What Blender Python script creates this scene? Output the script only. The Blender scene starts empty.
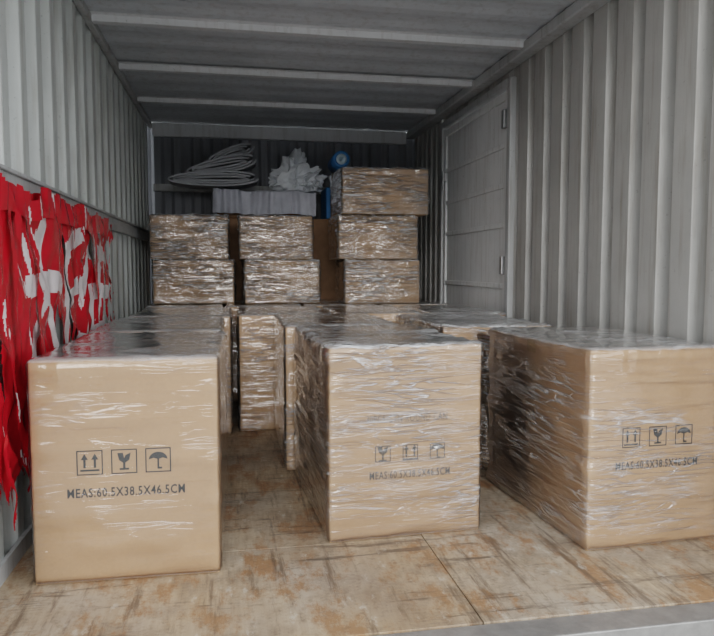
import bpy, bmesh, math, random
from mathutils import Vector, Matrix, noise
random.seed(7)
S=bpy.context.scene
COL=S.collection
XL,XR,Y0,YB,ZC=-0.62,1.50,1.42,5.55,1.95

# ---------------------------------------------------------------- helpers
def mesh_obj(name,verts,faces,mat=None,parent=None,smooth=False,loc=None):
    me=bpy.data.meshes.new(name); me.from_pydata([tuple(v) for v in verts],[],faces); me.update()
    o=bpy.data.objects.new(name,me); COL.objects.link(o)
    if mat: me.materials.append(mat)
    if parent: o.parent=parent
    if loc: o.location=loc
    if smooth:
        for p in me.polygons: p.use_smooth=True
    return o
def box_geo(V,F,a,b):
    n=len(V); x0,y0,z0=a; x1,y1,z1=b
    V+= [(x0,y0,z0),(x1,y0,z0),(x1,y1,z0),(x0,y1,z0),(x0,y0,z1),(x1,y0,z1),(x1,y1,z1),(x0,y1,z1)]
    F+= [tuple(n+i for i in f) for f in [(0,3,2,1),(4,5,6,7),(0,1,5,4),(1,2,6,5),(2,3,7,6),(3,0,4,7)]]
def boxes_obj(name,lst,mat,parent=None,bevel=0.0,loc=None):
    V=[];F=[]
    for a,b in lst: box_geo(V,F,a,b)
    o=mesh_obj(name,V,F,mat,parent,loc=loc)
    if bevel:
        m=o.modifiers.new('bevel','BEVEL'); m.width=bevel; m.segments=2
    return o
def empty(name,loc,rz=0):
    e=bpy.data.objects.new(name,None); e.location=loc; e.rotation_euler=(0,0,rz); e.empty_display_size=.1
    COL.objects.link(e); return e

class NT:
    def __init__(s,name):
        s.m=bpy.data.materials.new(name); s.m.use_nodes=True; s.t=s.m.node_tree; s.t.nodes.clear()
        s.out=s.n('ShaderNodeOutputMaterial')
    def n(s,ty,**k):
        x=s.t.nodes.new(ty)
        for a,b in k.items(): setattr(x,a,b)
        return x
    def l(s,a,b): s.t.links.new(a,b)
    def coord(s,scale=(1,1,1),rot=(0,0,0),kind='Object'):
        tc=s.n('ShaderNodeTexCoord'); mp=s.n('ShaderNodeMapping')
        mp.inputs['Scale'].default_value=scale; mp.inputs['Rotation'].default_value=rot
        s.l(tc.outputs[kind],mp.inputs['Vector']); return mp.outputs[0]
    def noise(s,vec,scale=5,detail=5,rough=.55,dist=0):
        x=s.n('ShaderNodeTexNoise'); x.inputs['Scale'].default_value=scale; x.inputs['Detail'].default_value=detail
        x.inputs['Roughness'].default_value=rough; x.inputs['Distortion'].default_value=dist
        s.l(vec,x.inputs['Vector']); return x.outputs['Fac']
    def ramp(s,fac,stops,interp='LINEAR'):
        r=s.n('ShaderNodeValToRGB'); r.color_ramp.interpolation=interp
        e=r.color_ramp.elements
        while len(e)<len(stops): e.new(.5)
        for i,(p,c) in enumerate(stops):
            e[i].position=p; e[i].color=(c,c,c,1) if isinstance(c,(int,float)) else (*c,1)
        s.l(fac,r.inputs[0]); return r.outputs[0]
    def mix(s,f,a,b,mode='MIX'):
        x=s.n('ShaderNodeMixRGB',blend_type=mode)
        for i,v in ((0,f),(1,a),(2,b)):
            if hasattr(v,'is_output'): s.l(v,x.inputs[i])
            elif isinstance(v,(int,float)): x.inputs[i].default_value=v if i==0 else (v,v,v,1)
            else: x.inputs[i].default_value=(*v,1)
        return x.outputs[0]
    def math(s,op,a,b=0,clamp=False):
        x=s.n('ShaderNodeMath',operation=op,use_clamp=clamp)
        for i,v in ((0,a),(1,b)):
            if hasattr(v,'is_output'): s.l(v,x.inputs[i])
            else: x.inputs[i].default_value=v
        return x.outputs[0]
    def bump(s,h,strength=.3,dist=.01,normal=None):
        b=s.n('ShaderNodeBump'); b.inputs['Strength'].default_value=strength; b.inputs['Distance'].default_value=dist
        s.l(h,b.inputs['Height'])
        if normal: s.l(normal,b.inputs['Normal'])
        return b.outputs[0]
    def prin(s,color,rough=.5,metal=0,normal=None,**k):
        p=s.n('ShaderNodeBsdfPrincipled')
        for key,v in (('Base Color',color),('Roughness',rough),('Metallic',metal)):
            if hasattr(v,'is_output'): s.l(v,p.inputs[key])
            elif isinstance(v,tuple): p.inputs[key].default_value=(*v,1)
            else: p.inputs[key].default_value=v
        if normal: s.l(normal,p.inputs['Normal'])
        for a,b in k.items(): p.inputs[a].default_value=b
        return p.outputs[0]
    def done(s,sh): s.l(sh,s.out.inputs['Surface']); return s.m

# ---------------------------------------------------------------- materials
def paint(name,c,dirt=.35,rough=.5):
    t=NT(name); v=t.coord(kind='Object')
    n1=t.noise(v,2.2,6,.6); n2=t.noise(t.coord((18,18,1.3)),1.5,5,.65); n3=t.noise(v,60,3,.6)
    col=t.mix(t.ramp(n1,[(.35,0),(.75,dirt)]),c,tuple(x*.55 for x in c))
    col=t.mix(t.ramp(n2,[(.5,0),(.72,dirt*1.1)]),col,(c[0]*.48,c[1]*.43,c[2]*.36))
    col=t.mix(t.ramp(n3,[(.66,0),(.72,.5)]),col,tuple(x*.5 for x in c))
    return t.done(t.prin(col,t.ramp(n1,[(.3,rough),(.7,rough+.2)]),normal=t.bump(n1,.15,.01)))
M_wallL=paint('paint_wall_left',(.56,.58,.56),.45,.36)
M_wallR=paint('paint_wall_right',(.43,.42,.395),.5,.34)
M_ceil=paint('paint_ceiling',(.58,.60,.62),.35,.45)
M_rib=paint('paint_rib',(.68,.685,.69),.3,.5)
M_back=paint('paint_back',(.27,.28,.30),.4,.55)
M_door=paint('paint_door',(.78,.785,.775),.35,.42)
M_rail=paint('paint_rail',(.50,.505,.50),.5,.4)

def floor_mat():
    t=NT('plywood_floor'); v=t.coord()
    grain=t.noise(t.coord((16,1.1,1)),3,7,.65,.1); grain2=t.noise(t.coord((60,2.5,1)),2,4,.6)
    big=t.noise(v,1.6,6,.6); med=t.noise(t.coord((1.9,1.0,1),(0,0,.15)),3.6,10,.80); fine=t.noise(v,42,5,.7)
    streak=t.noise(t.coord((6,.6,1),(0,0,.12)),2.6,9,.74)
    streak2=t.noise(t.coord((.7,6,1),(0,0,.30)),2.4,9,.74)
    cloud=t.noise(t.coord((1,1,1)),2.6,10,.80)
    wide=t.noise(t.coord((1,.8,1),(0,0,.2)),1.1,5,.6)
    c=t.mix(t.ramp(grain,[(.3,0),(.7,1)]),(.35,.25,.155),(.49,.38,.26))
    c=t.mix(t.ramp(grain2,[(.45,0),(.65,.35)]),c,(.27,.19,.12))
    c=t.mix(t.ramp(big,[(.42,0),(.60,.7)]),c,(.38,.335,.28))
    c=t.mix(t.ramp(cloud,[(.48,0),(.60,.7)]),c,(.20,.15,.105))
    c=t.mix(t.ramp(med,[(.50,0),(.58,.75)]),c,(.27,.125,.048))
    c=t.mix(t.ramp(wide,[(.46,0),(.60,.45)]),c,(.20,.125,.075))
    c=t.mix(t.ramp(streak,[(.54,0),(.63,.75)]),c,(.10,.065,.042))
    c=t.mix(t.ramp(streak2,[(.56,0),(.63,.75)]),c,(.07,.05,.038))
    c=t.mix(t.ramp(fine,[(.52,0),(.70,.6)]),c,(.14,.095,.06))
    c=t.mix(t.ramp(t.noise(t.coord((2,1,1)),9,6,.72),[(.59,0),(.67,.45)]),c,(.56,.52,.45))
    b=t.bump(grain,.25,.004); b=t.bump(fine,.35,.003,b)
    return t.done(t.prin(c,t.ramp(big,[(.3,.46),(.7,.66)]),normal=b))
M_floor=floor_mat()

def card(name,c):
    t=NT(name); v=t.coord()
    oi=t.n('ShaderNodeObjectInfo')
    flute=t.noise(t.coord((1,1,40)),3,3,.5); blot=t.noise(v,4,5,.6); fib=t.noise(v,140,3,.6)
    col=t.mix(t.ramp(blot,[(.3,0),(.75,.5)]),c,tuple(x*.74 for x in c))
    col=t.mix(t.ramp(fib,[(.4,0),(.7,.18)]),col,tuple(x*.6 for x in c))
    col=t.mix(t.math('MULTIPLY',oi.outputs['Random'],.22),col,tuple(x*.7 for x in c))
    return t.done(t.prin(col,.75,normal=t.bump(flute,.12,.003)))
M_card=card('kraft_cardboard',(.53,.345,.195))
M_card2=card('kraft_cardboard_dark',(.42,.275,.155))
t=NT('packing_tape'); M_tape=t.done(t.prin((.46,.32,.17),.22))
t=NT('print_ink'); M_ink=t.done(t.prin((.025,.025,.025),.7))
t=NT('print_ink_faded'); M_ink2=t.done(t.prin((.09,.075,.06),.7))
def film(name,haze,strength,rough,gl,base=.03,soft_w=1.0,dist=.03,cover=(.40,.60)):
    t=NT(name)
    oi=t.n('ShaderNodeObjectInfo')
    def oc(scale,rot):
        tc=t.n('ShaderNodeTexCoord'); ad=t.n('ShaderNodeVectorMath',operation='ADD'); cb=t.n('ShaderNodeCombineXYZ')
        m=t.math('MULTIPLY',oi.outputs['Random'],37.0)
        for i in range(3): t.l(m,cb.inputs[i])
        mp=t.n('ShaderNodeMapping'); mp.inputs['Scale'].default_value=scale; mp.inputs['Rotation'].default_value=rot
        t.l(tc.outputs['Object'],ad.inputs[0]); t.l(cb.outputs[0],ad.inputs[1]); t.l(ad.outputs[0],mp.inputs[0]); return mp.outputs[0]
    def ridge(n,w):
        return t.math('SUBTRACT',1.0,t.math('MULTIPLY',t.math('ABSOLUTE',t.math('SUBTRACT',n,.5)),w),True)
    a=t.noise(oc((1.4,1.4,15),(.14,.18,0)),1.8,3,.55,.5)
    b=t.noise(oc((1.5,1.5,12),(-.50,-.55,.1)),1.7,3,.55,.6)
    b2=t.noise(oc((1.4,1.4,12),(.62,.68,.1)),1.7,2,.5,.5)
    c=t.noise(oc((2.0,9,3),(0,0,.5)),1.6,4,.58,1.0)
    d=t.noise(oc((7,2.2,3),(0,0,-.3)),1.5,4,.58,1.2)
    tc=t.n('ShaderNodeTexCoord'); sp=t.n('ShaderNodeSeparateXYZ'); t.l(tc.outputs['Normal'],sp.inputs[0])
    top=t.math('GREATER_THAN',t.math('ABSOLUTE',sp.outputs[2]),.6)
    side=t.math('MAXIMUM',t.math('MAXIMUM',ridge(a,34),t.math('MULTIPLY',ridge(b,40),.9)),t.math('MULTIPLY',ridge(b2,48),.75))
    tp=t.math('MAXIMUM',ridge(c,15),t.math('MULTIPLY',ridge(d,18),.8))
    rg=t.mix(top,side,tp)
    soft=t.mix(top,t.mix(.5,a,b),t.mix(.5,c,d))
    patch=t.noise(oc((1,1,1.6),(0,0,0)),3.4,3,.5)
    r2=t.ramp(patch,[(cover[0],.04),(cover[1],1)])
    st=t.math('MULTIPLY',t.math('POWER',rg,1.6),r2)
    h=t.math('ADD',t.math('MULTIPLY',soft,soft_w),t.math('MULTIPLY',rg,t.math('MULTIPLY',r2,.20)))
    nb=t.bump(h,strength,dist)
    haz=t.math('ADD',t.math('MULTIPLY',st,haze),t.math('ADD',base,t.math('MULTIPLY',top,.24)),True)  # film's own haze on ridges; extra white on tops paints in reflected sheen
    tr=t.n('ShaderNodeBsdfTransparent'); df=t.n('ShaderNodeBsdfDiffuse'); df.inputs[0].default_value=(.84,.85,.86,1); t.l(nb,df.inputs['Normal'])
    m1=t.n('ShaderNodeMixShader'); t.l(haz,m1.inputs[0]); t.l(tr.outputs[0],m1.inputs[1]); t.l(df.outputs[0],m1.inputs[2])
    g=t.n('ShaderNodeBsdfGlossy'); g.inputs['Color'].default_value=(1,1,1,1); g.inputs['Roughness'].default_value=rough; t.l(nb,g.inputs['Normal'])
    fr=t.n('ShaderNodeFresnel'); fr.inputs[0].default_value=1.5; t.l(nb,fr.inputs['Normal'])
    ff=t.math('MULTIPLY',fr.outputs[0],gl,True)
    m2=t.n('ShaderNodeMixShader'); t.l(ff,m2.inputs[0]); t.l(m1.outputs[0],m2.inputs[1]); t.l(g.outputs[0],m2.inputs[2])
    return t.done(m2.outputs[0])
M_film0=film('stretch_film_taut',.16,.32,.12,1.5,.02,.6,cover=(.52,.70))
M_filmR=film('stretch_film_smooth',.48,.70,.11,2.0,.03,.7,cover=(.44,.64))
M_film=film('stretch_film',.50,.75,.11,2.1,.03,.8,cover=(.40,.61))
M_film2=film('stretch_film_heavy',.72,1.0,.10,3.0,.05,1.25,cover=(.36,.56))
def simple(name,c,rough=.5,metal=0,bs=0,sc=20,var=.3):
    t=NT(name); n=t.noise(t.coord(),sc,5,.6)
    col=t.mix(t.ramp(n,[(.35,0),(.7,var)]),c,tuple(x*.5 for x in c))
    return t.done(t.prin(col,rough,metal,normal=t.bump(n,bs,.01) if bs else None))
M_red=simple('red_banner_plastic',(.55,.014,.028),.22,0,.3,14,.3)
M_redw=simple('white_print',(.76,.70,.70),.32,0,.3,14,.2)
M_grey=simple('grey_foam_sheet',(.40,.41,.43),.55,0,.2,30,.3)
M_white=simple('white_plastic_bag',(.76,.79,.82),.22,0,.5,9,.25)
M_blue=simple('blue_plastic',(.06,.28,.60),.4,0,.2,15,.3)
M_bluew=simple('pale_blue_end',(.65,.80,.88),.5)
M_cloth=simple('grey_dust_sheet',(.50,.51,.56),.6,0,.5,12,.3)
M_conc=simple('concrete_yard',(.38,.375,.36),.85,0,.3,3,.3)
M_steel=simple('sill_steel',(.36,.35,.335),.45,.6,.3,20,.5)
M_brown=simple('brown_board',(.26,.15,.08),.7)
M_hw=simple('galvanised_hardware',(.45,.45,.45),.4,.8)
M_bld=simple('backdrop_render',(.20,.21,.22),.8,0,.2,2,.3)
M_win=simple('backdrop_glass',(.03,.04,.05),.1)

# ---------------------------------------------------------------- room shell
FRL=[(0,0),(.34,0),(.50,1),(.84,1),(1.0,0)]
FRR=[(0,0),(.22,0),(.32,1),(.90,1),(1.0,0)]
def corr(name,axis,a0,a1,z0,z1,base,amp,sgn,mat,period=.185,thick=.012,fr=FRL):
    prof=[]; p=a0
    while p<a1:
        for f,h in fr[:-1]:
            q=p+f*period
            if q<=a1: prof.append((q,base+sgn*amp*h))
        p+=period
    prof.append((a1,prof[-1][1]))
    n=len(prof); V=[];F=[]
    for off in (0,-sgn*thick):
        for z in (z0,z1):
            for q,d in prof: V.append((d+off,q,z) if axis=='y' else (q,d+off,z))
    for i in range(n-1):
        F.append((i,i+1,n+i+1,n+i)); F.append((2*n+i,3*n+i,3*n+i+1,2*n+i+1))
        F.append((n+i,n+i+1,3*n+i+1,3*n+i)); F.append((i,2*n+i,2*n+i+1,i+1))
    F.append((0,n,3*n,2*n)); F.append((n-1,3*n-1,4*n-1,2*n-1))
    o=mesh_obj(name,V,F,mat)
    bm=bmesh.new(); bm.from_mesh(o.data); bmesh.ops.recalc_face_normals(bm,faces=bm.faces); bm.to_mesh(o.data); bm.free()
    m=o.modifiers.new('b','BEVEL'); m.width=.004; m.segments=2; m.limit_method='ANGLE'
    return o
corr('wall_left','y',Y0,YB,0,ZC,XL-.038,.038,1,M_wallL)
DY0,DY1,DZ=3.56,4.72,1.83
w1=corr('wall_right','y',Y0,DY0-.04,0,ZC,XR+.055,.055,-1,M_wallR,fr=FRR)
w2=corr('tmp_a','y',DY1+.04,YB,0,ZC,XR+.035,.035,-1,M_wallR,period=.13,fr=FRR)
w3=corr('tmp_b','y',DY0-.04,DY1+.04,DZ+.03,ZC,XR+.035,.035,-1,M_wallR,fr=FRR)
bm=bmesh.new()
for w in (w1,w2,w3): bm.from_mesh(w.data)
bm.to_mesh(w1.data); bm.free()
for w in (w2,w3): bpy.data.objects.remove(w)
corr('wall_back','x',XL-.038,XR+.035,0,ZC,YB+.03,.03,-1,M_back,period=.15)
V=[];F=[]; ys=[]
y=Y0
while y<YB+.04: ys.append(y); y+=.056
for i,yy in enumerate(ys):
    z=ZC+(.007 if i%4 in(1,2) else 0); V+=[(XL-.05,yy,z),(XR+.07,yy,z),(XL-.05,yy,z+.02),(XR+.07,yy,z+.02)]
for i in range(len(ys)-1):
    a=4*i;b=4*i+4
    F+=[(a,b,b+1,a+1),(a+2,a+3,b+3,b+2),(a,a+2,b+2,b),(a+1,b+1,b+3,a+3)]
mesh_obj('ceiling',V,F,M_ceil)
e=empty('ceiling_ribs',(0,0,ZC))
for i,yy in enumerate([1.75,2.5,3.25,3.98,4.72]):
    prof=[(-.045,0),(-.024,-.006),(-.020,-.032),(.020,-.032),(.024,-.006),(.045,0)]
    V=[(x,yy+p,z-.0005) for x in (XL+.01,XR-.06) for p,z in prof]
    n=len(prof); F=[(j,j+1,n+j+1,n+j) for j in range(n-1)]+[tuple(range(n))[::-1],tuple(range(n,2*n))]
    mesh_obj('rib_%d'%(i+1),V,F,M_rib,e)
boxes_obj('trim_1',[((XR-.075,Y0,ZC-.055),(XR,YB,ZC-.001))],M_rail,bevel=.008)
boxes_obj('trim_2',[((XL,Y0,ZC-.04),(XL+.03,YB,ZC-.001))],M_rail,bevel=.006)
boxes_obj('trim_3',[((XL,Y0,1.03),(XL+.022,YB,1.065)),((XL,Y0,1.065),(XL+.012,YB,1.10)),((XL,Y0,1.10),(XL+.022,YB,1.112))],M_rail,bevel=.003)
boxes_obj('trim_4',[((XL+.03,YB-.04,ZC-.10),(XR-.075,YB,ZC-.001))],M_rib,bevel=.006)
boxes_obj('trim_5',[((XL+.03,YB-.05,1.43),(XR-.0,YB,1.485))],M_rail,bevel=.005)
boxes_obj('baseboard_left',[((XL,Y0,0),(XL+.012,YB,.05))],M_rail)
boxes_obj('baseboard_right',[((XR-.012,Y0,0),(XR,DY0-.05,.05))],M_rail)
boxes_obj('trim_6',[((XL-.09,Y0-.06,-.12),(XL-.0,Y0,ZC+.08))],M_rail,bevel=.01)
boxes_obj('trim_7',[((XR,Y0-.06,-.12),(XR+.09,Y0,ZC+.08))],M_rail,bevel=.01)
boxes_obj('trim_8',[((XL,Y0-.06,ZC+.0),(XR,Y0,ZC+.08))],M_rail,bevel=.01)
L=[]
xs=[XL-.038,.574,XR+.055]
for i in range(2):
    cuts=[Y0+.05,1.99,3.2,4.4,YB+.03] if i==0 else [Y0+.05,2.75,3.95,YB+.03]
    for j in range(len(cuts)-1):
        L.append(((xs[i]+.0015,cuts[j]+.0012,-.028),(xs[i+1]-.0015,cuts[j+1]-.0012,0)))
boxes_obj('floor',L,M_floor,bevel=.001)
boxes_obj('door_sill',[((XL-.035,Y0-.03,-.12),(XR+.035,Y0+.05,-.004)),((XL-.035,Y0+.05,-.12),(XR+.035,YB+.03,-.03))],M_steel,bevel=.003)
mesh_obj('ground',[(-60,-60,-1.05),(60,-60,-1.05),(60,60,-1.05),(-60,60,-1.05)],[(0,1,2,3)],M_conc)
e=empty('added_backdrop_building',(0,-34,-1.05))  # unseen building added behind camera so the wrap reflects dark against bright sky
boxes_obj('backdrop_walls',[((-30,-6,0),(30,0,4.6)),((-30.3,-6.3,4.6),(30.3,.3,4.85))],M_bld,e)
boxes_obj('backdrop_windows',[((x,0,1.4),(x+1.8,.02,2.8)) for x in range(-28,28,4)],M_win,e)
# side door
d=empty('door_1',(XR,0,0))
boxes_obj('frame',[((-.02,DY0-.05,.0),(.07,DY0,DZ+.03)),((-.02,DY1,.0),(.05,DY1+.05,DZ+.03)),((-.02,DY0,DZ-.01),(.05,DY1,DZ+.035))],M_rail,d,.006)
V=[];F=[]
box_geo(V,F,(.006,DY0+.008,.01),(.03,DY1-.008,DZ-.018))
mesh_obj('leaf',V,F,M_door,d)
st=[((-.008,DY0+.012,.02),(.006,DY0+.055,DZ-.03)),((-.008,DY1-.055,.02),(.006,DY1-.012,DZ-.03)),((-.008,DY0+.055,DZ-.075),(.006,DY1-.055,DZ-.03))]
for z in (.35,.72,1.06,1.28,1.50): st.append(((-.006,DY0+.055,z),(.006,DY1-.055,z+.03)))
boxes_obj('stiles',st,M_door,d,.004)
boxes_obj('latch',[((-.03,DY1-.10,1.44),(-.008,DY1-.02,1.50)),((-.035,DY1-.075,1.38),(-.025,DY1-.055,1.52)),((-.03,DY0+.015,1.6),(-.006,DY0+.05,1.70)),((-.03,DY0+.015,.8),(-.006,DY0+.05,.9))],M_hw,d,.003)

# ---------------------------------------------------------------- cartons
def body(w,dp,h,mat,parent,bul=.004):
    bm=bmesh.new(); bmesh.ops.create_cube(bm,size=1)
    for v in bm.verts: v.co=Vector((v.co.x*w,v.co.y*dp,(v.co.z+.5)*h))
    bmesh.ops.subdivide_edges(bm,edges=bm.edges[:],cuts=5,use_grid_fill=True)
    for v in bm.verts:
        x,y,z=v.co.x/w*2,v.co.y/dp*2,v.co.z/h*2-1
        b=bul
        if abs(abs(x)-1)<1e-3: v.co.x+=math.copysign(b*(1-y*y)*(1-z*z),x)
        if abs(abs(y)-1)<1e-3: v.co.y+=math.copysign(b*(1-x*x)*(1-z*z),y)
        if z>.999: v.co.z-=b*(1-x*x)*(1-y*y)
    me=bpy.data.meshes.new('body'); bm.to_mesh(me); bm.free(); me.materials.append(mat)
    o=bpy.data.objects.new('body',me); COL.objects.link(o); o.parent=parent
    m=o.modifiers.new('b','BEVEL'); m.width=.006; m.segments=2; m.limit_method='ANGLE'
    return o
def wrap(w,dp,h,mat,parent,amp,seed):
    g=.006
    bm=bmesh.new(); bmesh.ops.create_cube(bm,size=1)
    bmesh.ops.subdivide_edges(bm,edges=bm.edges[:],cuts=38,use_grid_fill=True)
    r=.018
    for v in bm.verts:
        q=v.co.copy()
        hx,hy,hz=w/2+g,dp/2+g,h/2+g*.5
        p=Vector((q.x*2*hx,q.y*2*hy,q.z*2*hz))
        c=Vector((max(-hx+r,min(hx-r,p.x)),max(-hy+r,min(hy-r,p.y)),max(-hz+r,min(hz-r,p.z))))
        dd=p-c
        if dd.length>1e-6: nrm=dd.normalized(); p=c+nrm*r
        else: nrm=Vector((0,0,0))
        s=Vector((seed*3.1,seed*1.7,seed*.9))
        a=noise.noise(Vector((p.x*4,p.y*4,p.z*26))+s)+.6*noise.noise(Vector((p.x*9,p.y*9,p.z*14+p.x*8))+s*2)
        if abs(q.z)>.49: a=noise.noise(Vector((p.x*9+p.y*5,p.y*16,0))+s)+.5*noise.noise(Vector((p.x*22,p.y*9,1))+s)
        k=max(0,a)*amp if q.z>-.48 else 0
        # pleats gathered along the top rim and the vertical corners
        rim=max(0,1-(hz-abs(p.z))/.07) if abs(q.z)<=.499 else max(0,1-min(hx-abs(p.x),hy-abs(p.y))/.07)
        if q.z>-.3: k+=rim*amp*1.3*max(0,noise.noise(Vector((p.x*34,p.y*34,p.z*5))+s))
        v.co=p+nrm*k+Vector((0,0,hz))
    for v in bm.verts: v.co.z=max(.001,v.co.z-g*.25)
    me=bpy.data.meshes.new('film_wrap'); bm.to_mesh(me); bm.free(); me.materials.append(mat)
    for p in me.polygons: p.use_smooth=True
    o=bpy.data.objects.new('film_wrap',me); COL.objects.link(o); o.parent=parent
    return o
def ring(V,F,cx,cz,s,t):
    h=s/2
    for a,b in [((cx-h,cz-h),(cx+h,cz-h+t)),((cx-h,cz+h-t),(cx+h,cz+h)),((cx-h,cz-h+t),(cx-h+t,cz+h-t)),((cx+h-t,cz-h+t),(cx+h,cz+h-t))]: poly(V,F,[a,(b[0],a[1]),b,(a[0],b[1])])
def poly(V,F,pts):
    n=len(V); V+=[(x,0,z) for x,z in pts]; F.append(tuple(range(n,n+len(pts))))
def icons(cx,cz,y,parent,ink,s=.066,gap=.088,order='agu'):
    V=[];F=[]
    for i,k in enumerate(order):
        x=cx+(i-1)*gap; ring(V,F,x,cz,s,.0030)
        if k=='a':
            for dx in (-.013,.013):
                poly(V,F,[(x+dx-.003,cz-.014),(x+dx+.003,cz-.014),(x+dx+.003,cz+.010),(x+dx-.003,cz+.010)])
                poly(V,F,[(x+dx-.009,cz+.008),(x+dx+.009,cz+.008),(x+dx,cz+.024)])
            poly(V,F,[(x-.024,cz-.023),(x+.024,cz-.023),(x+.024,cz-.018),(x-.024,cz-.018)])
        elif k=='g':
            poly(V,F,[(x-.017,cz+.023),(x-.013,cz+.004),(x-.004,cz-.003),(x+.004,cz-.003),(x+.013,cz+.004),(x+.017,cz+.023),(x+.004,cz+.017),(x,cz+.008),(x-.003,cz+.023)])
            poly(V,F,[(x-.003,cz-.018),(x+.003,cz-.018),(x+.003,cz-.003),(x-.003,cz-.003)])
            poly(V,F,[(x-.012,cz-.023),(x+.012,cz-.023),(x+.012,cz-.018),(x-.012,cz-.018)])
        else:
            pts=[(x+.024*math.cos(a),cz+.002+.02*math.sin(a)) for a in [math.pi*j/10 for j in range(11)]]
            pts+=[(x-.012,cz+.006),(x,cz+.002),(x+.012,cz+.006)]
            poly(V,F,pts)
            poly(V,F,[(x-.0022,cz-.02),(x+.0022,cz-.02),(x+.0022,cz+.004),(x-.0022,cz+.004)])
            poly(V,F,[(x-.0022,cz-.024),(x+.010,cz-.024),(x+.010,cz-.019),(x-.0022,cz-.019)])
    mesh_obj('handling_icons',V,F,ink,parent,loc=(0,y,0))
def label(txt,cx,cz,y,width,parent,ink,off=.0006):
    cu=bpy.data.curves.new('t','FONT'); cu.body=txt; cu.size=.035; cu.align_x='CENTER'; cu.align_y='CENTER'; cu.resolution_u=2; cu.offset=off; cu.space_character=1.12
    tmp=bpy.data.objects.new('t',cu); COL.objects.link(tmp); bpy.context.view_layer.update()
    me=bpy.data.meshes.new_from_object(tmp.evaluated_get(bpy.context.evaluated_depsgraph_get())); bpy.data.objects.remove(tmp)
    xs_=[v.co.x for v in me.vertices]; k=width/(max(xs_)-min(xs_))
    for v in me.vertices: v.co=Vector((v.co.x*k,0,v.co.y*.98))
    me.materials.clear(); me.materials.append(ink); me.name='printed_text'
    o=bpy.data.objects.new('printed_text',me); COL.objects.link(o); o.parent=parent; o.location=(cx,y,cz)
cnt=0
def carton(x0,y0,z,w=.49,dp=.73,h=.605,rz=0,heavy=False,marks=None,dark=False,amp=None,mat=None,ink=None):
    """x0,y0 = front-left bottom corner"""
    global cnt; cnt+=1
    r=math.radians(rz)
    cx=x0+math.cos(r)*w/2-math.sin(r)*dp/2; cy=y0+math.sin(r)*w/2+math.cos(r)*dp/2
    e=empty('wrapped_carton',(cx,cy,z),r)
    ww,dd,hh=w-.012,dp-.012,h-.008
    body(ww,dd,hh,M_card2 if dark else M_card,e)
    boxes_obj('tape',[((-ww/2+.01,-.03,hh-.005),(ww/2-.01,.03,hh+.0012)),((-ww/2-.001,-.03,hh-.08),(-ww/2+.002,.03,hh-.006)),((ww/2-.002,-.03,hh-.08),(ww/2+.001,.03,hh-.006))],M_tape,e)
    if marks:
        fy=-dd/2-.0048
        for m in marks:
            if m[0]=='i': icons(m[1],m[2],fy,e,ink or M_ink,*m[3:])
            else: label(m[1],m[2],m[3],fy,m[4],e,ink or M_ink,*m[5:])
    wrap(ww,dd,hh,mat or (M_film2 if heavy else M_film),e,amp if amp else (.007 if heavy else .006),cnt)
    return e
T='MEAS:60.5X38.5X46.5CM'
carton(-.527,1.852,0,marks=[('i',-.005,.325,.066,.087),('t',T,0,.243,.30)],rz=-1,mat=M_film0)
carton(.275,1.985,0,rz=3,w=.50,marks=[('i',.01,.268,.05,.088,'gau'),('t','30PCS/CTN ROUND CAN',.0,.375,.26,.0),('t',T,.01,.20,.26)],amp=.009,ink=M_ink2)
rc=carton(1.012,1.79,0,rz=3,w=.465,marks=[('i',.0,.335,.06,.09),('t',T,.0,.25,.28)],amp=.008,mat=M_filmR)
# loose tail of film hanging from the back corner of the right carton
V=[];F=[];nz=40;nx=7
for j in range(nz):
    z=.05+.53*j/(nz-1)
    for i in range(nx):
        u=i/(nx-1); wd=.05+.02*noise.noise(Vector((z*6,2,1)))
        V.append((-.2325-.012-wd*u*.5+.01*noise.noise(Vector((z*14,u*5,9))),.30+wd*u+.012*noise.noise(Vector((z*9,u*3,4))),z))
for j in range(nz-1):
    for i in range(nx-1): a=j*nx+i; F.append((a,a+1,a+nx+1,a+nx))
mesh_obj('film_tail',V,F,M_film2,rc,smooth=True)
carton(-.53,2.63,0,rz=0)
carton(.205,2.76,0,dp=.70,rz=0)
carton(.83,2.62,0,w=.49,dp=.72,rz=2,heavy=True)
carton(-.505,3.42,0,w=.50,rz=0)
carton(.025,3.47,0,w=.49,dp=.74)
carton(.54,3.50,0,w=.455,dp=.72)
carton(1.015,3.40,0,w=.42,dp=.73,heavy=True)
for i,x in enumerate([-.53,-.04,.45,.945]): carton(x,4.30,0,w=.475,dp=.74)
def small(x,y,z,w=.50,h=.288,rz=0): carton(x,y,z,w=w,dp=.46,h=h,rz=rz,heavy=True,dark=True,amp=.012)
small(-.50,4.48,.605,.52); small(-.515,4.50,.893,.50)
small(.075,4.44,.605,.50,rz=1); small(.045,4.46,.893,.485)
small(.71,4.32,.605,.505,rz=-1); small(.67,4.33,.893,.535); small(.69,4.30,1.181,.58,.30,1)

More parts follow.
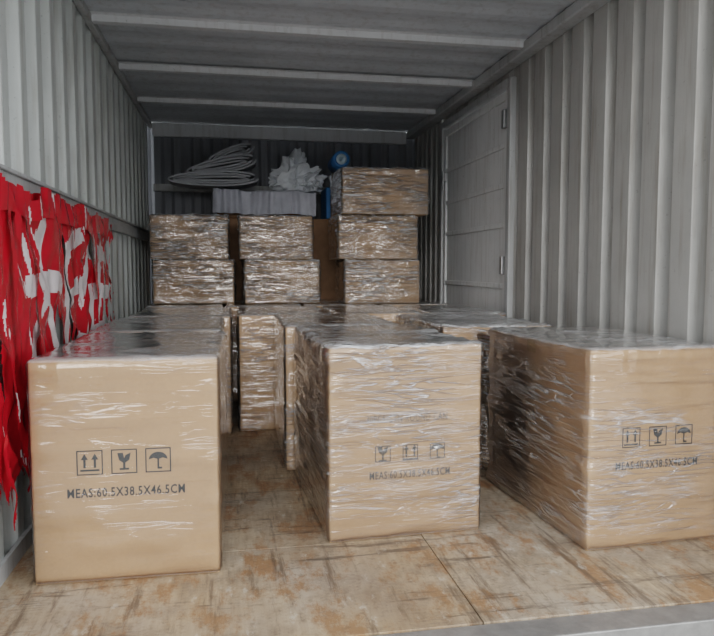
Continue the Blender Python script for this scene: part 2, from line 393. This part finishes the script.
# ---------------------------------------------------------------- stuff piled behind the stacks
boxes_obj('dark_storage_crate',[((-.45,5.06,0),(1.35,5.44,1.20))],M_brown,bevel=.01)
def drape(name,x0,x1,y0,y1,z0,z1,mat,nx=60,nz=34,seed=1):
    V=[];F=[]; path=[]
    for j in range(nz):
        s=j/(nz-1)
        if s<.4: yy=y1+(y0-y1)*(s/.4); zz=z1
        else: yy=y0-.01; zz=z1-(z1-z0)*((s-.4)/.6)
        path.append((yy,zz))
    for i in range(nx):
        x=x0+(x1-x0)*i/(nx-1)
        for (yy,zz) in path:
            n=noise.noise(Vector((x*14,zz*2+yy*5,seed)))
            V.append((x+.01*n,yy-.07*abs(n),zz+.016*noise.noise(Vector((x*6,yy*7,seed+4)))+.012))
    for i in range(nx-1):
        for j in range(nz-1): a=i*nz+j; F.append((a,a+1,a+nz+1,a+nz))
    return mesh_obj(name,V,F,mat,smooth=True)
e=empty('draped_crate',(0,0,0))
boxes_obj('crate',[((-.10,5.09,1.202),(.58,5.40,1.37))],M_brown,e,bevel=.008)
o=drape('grey_dust_sheet',-.13,.61,5.05,5.42,1.215,1.388,M_cloth); o.parent=e
# folded grey foam strips
e=empty('rolled_grey_padding',(-.12,5.23,1.425))
def ribbon(pts,w,th,name,parent,mat):
    V=[];F=[]; n=len(pts)
    for i,pnt in enumerate(pts):
        a=pts[max(0,i-1)]; b=pts[min(n-1,i+1)]
        tx,tz=b[0]-a[0],b[2]-a[2]; l=math.hypot(tx,tz) or 1; nx,nz=-tz/l*th/2,tx/l*th/2
        x,y,z=pnt
        V+=[(x+nx,y-w/2,z+nz),(x+nx,y+w/2,z+nz),(x-nx,y+w/2,z-nz),(x-nx,y-w/2,z-nz)]
    for i in range(n-1):
        a=4*i
        for k in range(4): F.append((a+k,a+(k+1)%4,a+4+(k+1)%4,a+4+k))
    F+=[(0,1,2,3),(4*n-1,4*n-2,4*n-3,4*n-4)]
    return mesh_obj(name,V,F,mat,parent,smooth=False)
k=0
for cx,cz,rx,rz,tilt in [(.0,.060,.32,.050,.03),(.06,.160,.25,.050,.20),(.13,.250,.17,.042,.34)]:
    for q in (1.0,.62,.26):
        pts=[]
        for j in range(49):
            a=2*math.pi*j/49*.95+.4
            x=(rx-(1-q)*.09)*math.cos(a); z=rz*q*math.sin(a)*(1+.25*math.cos(a))
            xx=x*math.cos(tilt)-z*math.sin(tilt); zz=x*math.sin(tilt)+z*math.cos(tilt)
            pts.append((cx+xx,.012*math.sin(2*a+k)+.01*(1-q),cz+zz))
        k+=1; ribbon(pts,.26-.01*k,.013,'fold_%d'%k,e,M_grey)
def lump(name,loc,r,mat,seed,sub=5,amp=.35,fr=3.2,parent=None,sh=0.0):
    bm=bmesh.new(); bmesh.ops.create_icosphere(bm,subdivisions=sub,radius=1)
    for v in bm.verts:
        q=v.co.copy()
        n=(1-abs(noise.noise(q*fr*.40+Vector((seed,0,0))))*2.4)+.22*(1-abs(noise.noise(q*fr*.9+Vector((0,seed,0))))*2.4)
        q*=1+amp*(n-1)
        q.x+=sh*max(0,q.z)
        v.co=Vector((q.x*r[0],q.y*r[1],max(-.7,q.z)*r[2]))
    zm=min(v.co.z for v in bm.verts)
    for v in bm.verts: v.co.z-=zm
    me=bpy.data.meshes.new(name); bm.to_mesh(me); bm.free(); me.materials.append(mat)
    for p_ in me.polygons: p_.use_smooth=False
    o=bpy.data.objects.new(name,me); COL.objects.link(o); o.location=loc; o.parent=parent; return o
ZT=1.411
e=empty('crumpled_white_film_pile',(0,0,0))
lump('bundle_1',(.46,5.22,ZT),(.13,.13,.19),M_white,3.3,4,.6,2.6,e,.35)
lump('bundle_2',(.44,5.2,ZT),(.17,.12,.12),M_white,11.3,4,.6,3.0,e)
lump('bundle_3',(.56,5.2,ZT),(.14,.12,.11),M_white,8.1,4,.6,2.8,e,.6)
lump('bundle_4',(.62,5.2,ZT),(.07,.10,.06),M_white,6.7,4,.4,3.4,e)
lump('blue_plastic_sheet',(.88,5.24,1.445),(.13,.12,.07),M_blue,5.1,4,.35,3.0)
boxes_obj('blue_crate',[((.70,5.09,1.202),(1.05,5.4,1.44))],M_blue,bevel=.01)
e=empty('blue_foil_roll',(.81,5.2,1.64))
def cyl(name,r0,r1,y0,y1,mat,parent,seg=32):
    V=[];F=[]
    for y in (y0,y1):
        for r in (r0,r1):
            for i in range(seg): a=2*math.pi*i/seg; V.append((r*math.cos(a),y,r*math.sin(a)))
    for i in range(seg):
        j=(i+1)%seg
        F+=[(i,j,seg+j,seg+i),(2*seg+i,3*seg+i,3*seg+j,2*seg+j),(seg+i,seg+j,3*seg+j,3*seg+i),(i,2*seg+i,2*seg+j,j)]
    mesh_obj(name,V,F,mat,parent,smooth=True)
cyl('roll',.040,.062,-.15,.15,M_blue,e); cyl('core',.014,.0395,-.152,.152,M_bluew,e)

# ---------------------------------------------------------------- torn red banner on left wall
SEG=[
 (0.02,.60,.30,.60),(.16,.98,.16,.50),(.16,.55,.02,.08),(.16,.55,.31,.08),
 (.38,.92,.62,.92),(.38,.92,.38,.08),(.62,.92,.62,.08),(.38,.52,.62,.52),(.38,.10,.62,.10),
 (.70,.84,.98,.84),(.84,.98,.84,.08),(.70,.50,.98,.50),(.74,.50,.74,.15),(.94,.50,.94,.15),(.74,.15,.94,.15)]
def dseg(px,py,a,b,c,d):
    vx,vy=c-a,d-b; t_=max(0,min(1,((px-a)*vx+(py-b)*vy)/(vx*vx+vy*vy))); return math.hypot(px-a-t_*vx,py-b-t_*vy)
def banner(name,x_off,seed,NY,NZ,yb0,yb1,zt,zb,fold,hole,botf,topf,write,parent,wh=.46):
    V=[];F=[];MI=[]
    for i in range(NY+1):
        y=yb0+(yb1-yb0)*i/NY
        for j in range(NZ+1):
            z=zt-(zt-zb)*j/NZ
            n=noise.noise(Vector((y*7+z*1.5,z*1.6,2+seed)))+.5*noise.noise(Vector((y*20-z*6,z*5,7+seed)))
            r=(1-abs(noise.noise(Vector((y*7+z*4,z*4,15+seed))))*3)
            zz=z+.03*noise.noise(Vector((y*5,z*3,3+seed)))+.05*noise.noise(Vector((y*3.4,0,9+seed)))
            V.append((min(XL+.073,max(XL+.025,XL+x_off+fold*n+fold*.8*r)),y+.02*noise.noise(Vector((y*4,z*6,1+seed))),zz))
    for i in range(NY):
        y=yb0+(yb1-yb0)*(i+.5)/NY
        bot=botf(y); top=topf(y)
        for j in range(NZ):
            z=zt-(zt-zb)*(j+.5)/NZ
            if z<bot or z>top: continue
            if noise.noise(Vector((y*20+z*4,z*2.6,11+seed)))>hole and z<.98: continue
            if y>3.28 and noise.noise(Vector((y*20,z*8,3)))>.0: continue
            white=False
            if write:
                u=(y-2.02)/1.28; v=(z-.50)/.47
                if -.02<u<1.02:
                    dm=min(dseg(u*3.0,v,a*3.0,b,c*3.0,d_) for a,b,c,d_ in SEG)
                    white=dm<.068+.02*noise.noise(Vector((y*12,z*12,0)))
            if noise.noise(Vector((y*30+z*8,z*5,20+seed)))>wh: white=True
            a=i*(NZ+1)+j; F.append((a,a+1,a+NZ+2,a+NZ+1)); MI.append(1 if white else 0)
    o=mesh_obj(name,V,F,M_red,parent=parent,smooth=True); o.data.materials.append(M_redw)
    for p_,mi in zip(o.data.polygons,MI): p_.material_index=mi
    bm=bmesh.new(); bm.from_mesh(o.data); bmesh.ops.delete(bm,geom=[v for v in bm.verts if not v.link_faces],context='VERTS'); bm.to_mesh(o.data); bm.free()
e=empty('torn_red_banner',(0,0,0))
banner('sheet',.046,0,320,140,1.62,3.45,1.075,.12,.016,.40,
  lambda y:(.26 if y<2.15 else (.46 if y<2.9 else .54))+.12*noise.noise(Vector((y*16,0,5)))+.08*noise.noise(Vector((y*50,3,5))),
  lambda y:1.05+.04*noise.noise(Vector((y*9,1,1))),True,e,.48)
banner('loose_strips',.062,31,280,110,1.78,3.30,1.10,.10,.014,-.26,
  lambda y:(.26 if y<2.15 else .74)+.28*noise.noise(Vector((y*16,0,35)))+.10*noise.noise(Vector((y*50,3,5))),
  lambda y:1.06+.05*noise.noise(Vector((y*6,1,41))),False,e)

# ---------------------------------------------------------------- light : overcast sky + low fill sun added behind the camera
w=bpy.data.worlds.new('overcast'); S.world=w; w.use_nodes=True; nt=w.node_tree; nt.nodes.clear()
o_=nt.nodes.new('ShaderNodeOutputWorld'); bg=nt.nodes.new('ShaderNodeBackground'); tc=nt.nodes.new('ShaderNodeTexCoord')
sp=nt.nodes.new('ShaderNodeSeparateXYZ'); rp=nt.nodes.new('ShaderNodeValToRGB')
nt.links.new(tc.outputs['Generated'],sp.inputs[0]); nt.links.new(sp.outputs[2],rp.inputs[0]); nt.links.new(rp.outputs[0],bg.inputs[0]); nt.links.new(bg.outputs[0],o_.inputs[0])
rp.color_ramp.elements[0].position=0; rp.color_ramp.elements[0].color=(.94,.97,1,1)
rp.color_ramp.elements[1].position=.8; rp.color_ramp.elements[1].color=(.7,.735,.78,1)
bg.inputs[1].default_value=2.7
sl=bpy.data.lights.new('added_fill_sun','SUN'); sl.energy=1.45; sl.angle=math.radians(32); sl.color=(1,.985,.965)  # soft sun added to carry more light into the deep end
so=bpy.data.objects.new('added_fill_sun',sl); COL.objects.link(so); so.location=(-2,-8,5)
dv=Vector((.10,1,-.21)); so.rotation_euler=dv.to_track_quat('-Z','Y').to_euler()
S.view_settings.view_transform='Filmic'
S.view_settings.look='Medium High Contrast'

# ---------------------------------------------------------------- camera
cam=bpy.data.cameras.new('camera'); co=bpy.data.objects.new('camera',cam); COL.objects.link(co)
cam.sensor_width=36; cam.lens=36*680/714; cam.clip_start=.02
co.location=(0,0,.835); co.rotation_euler=(math.radians(90-4.2),0,math.radians(-10.4))
S.camera=co
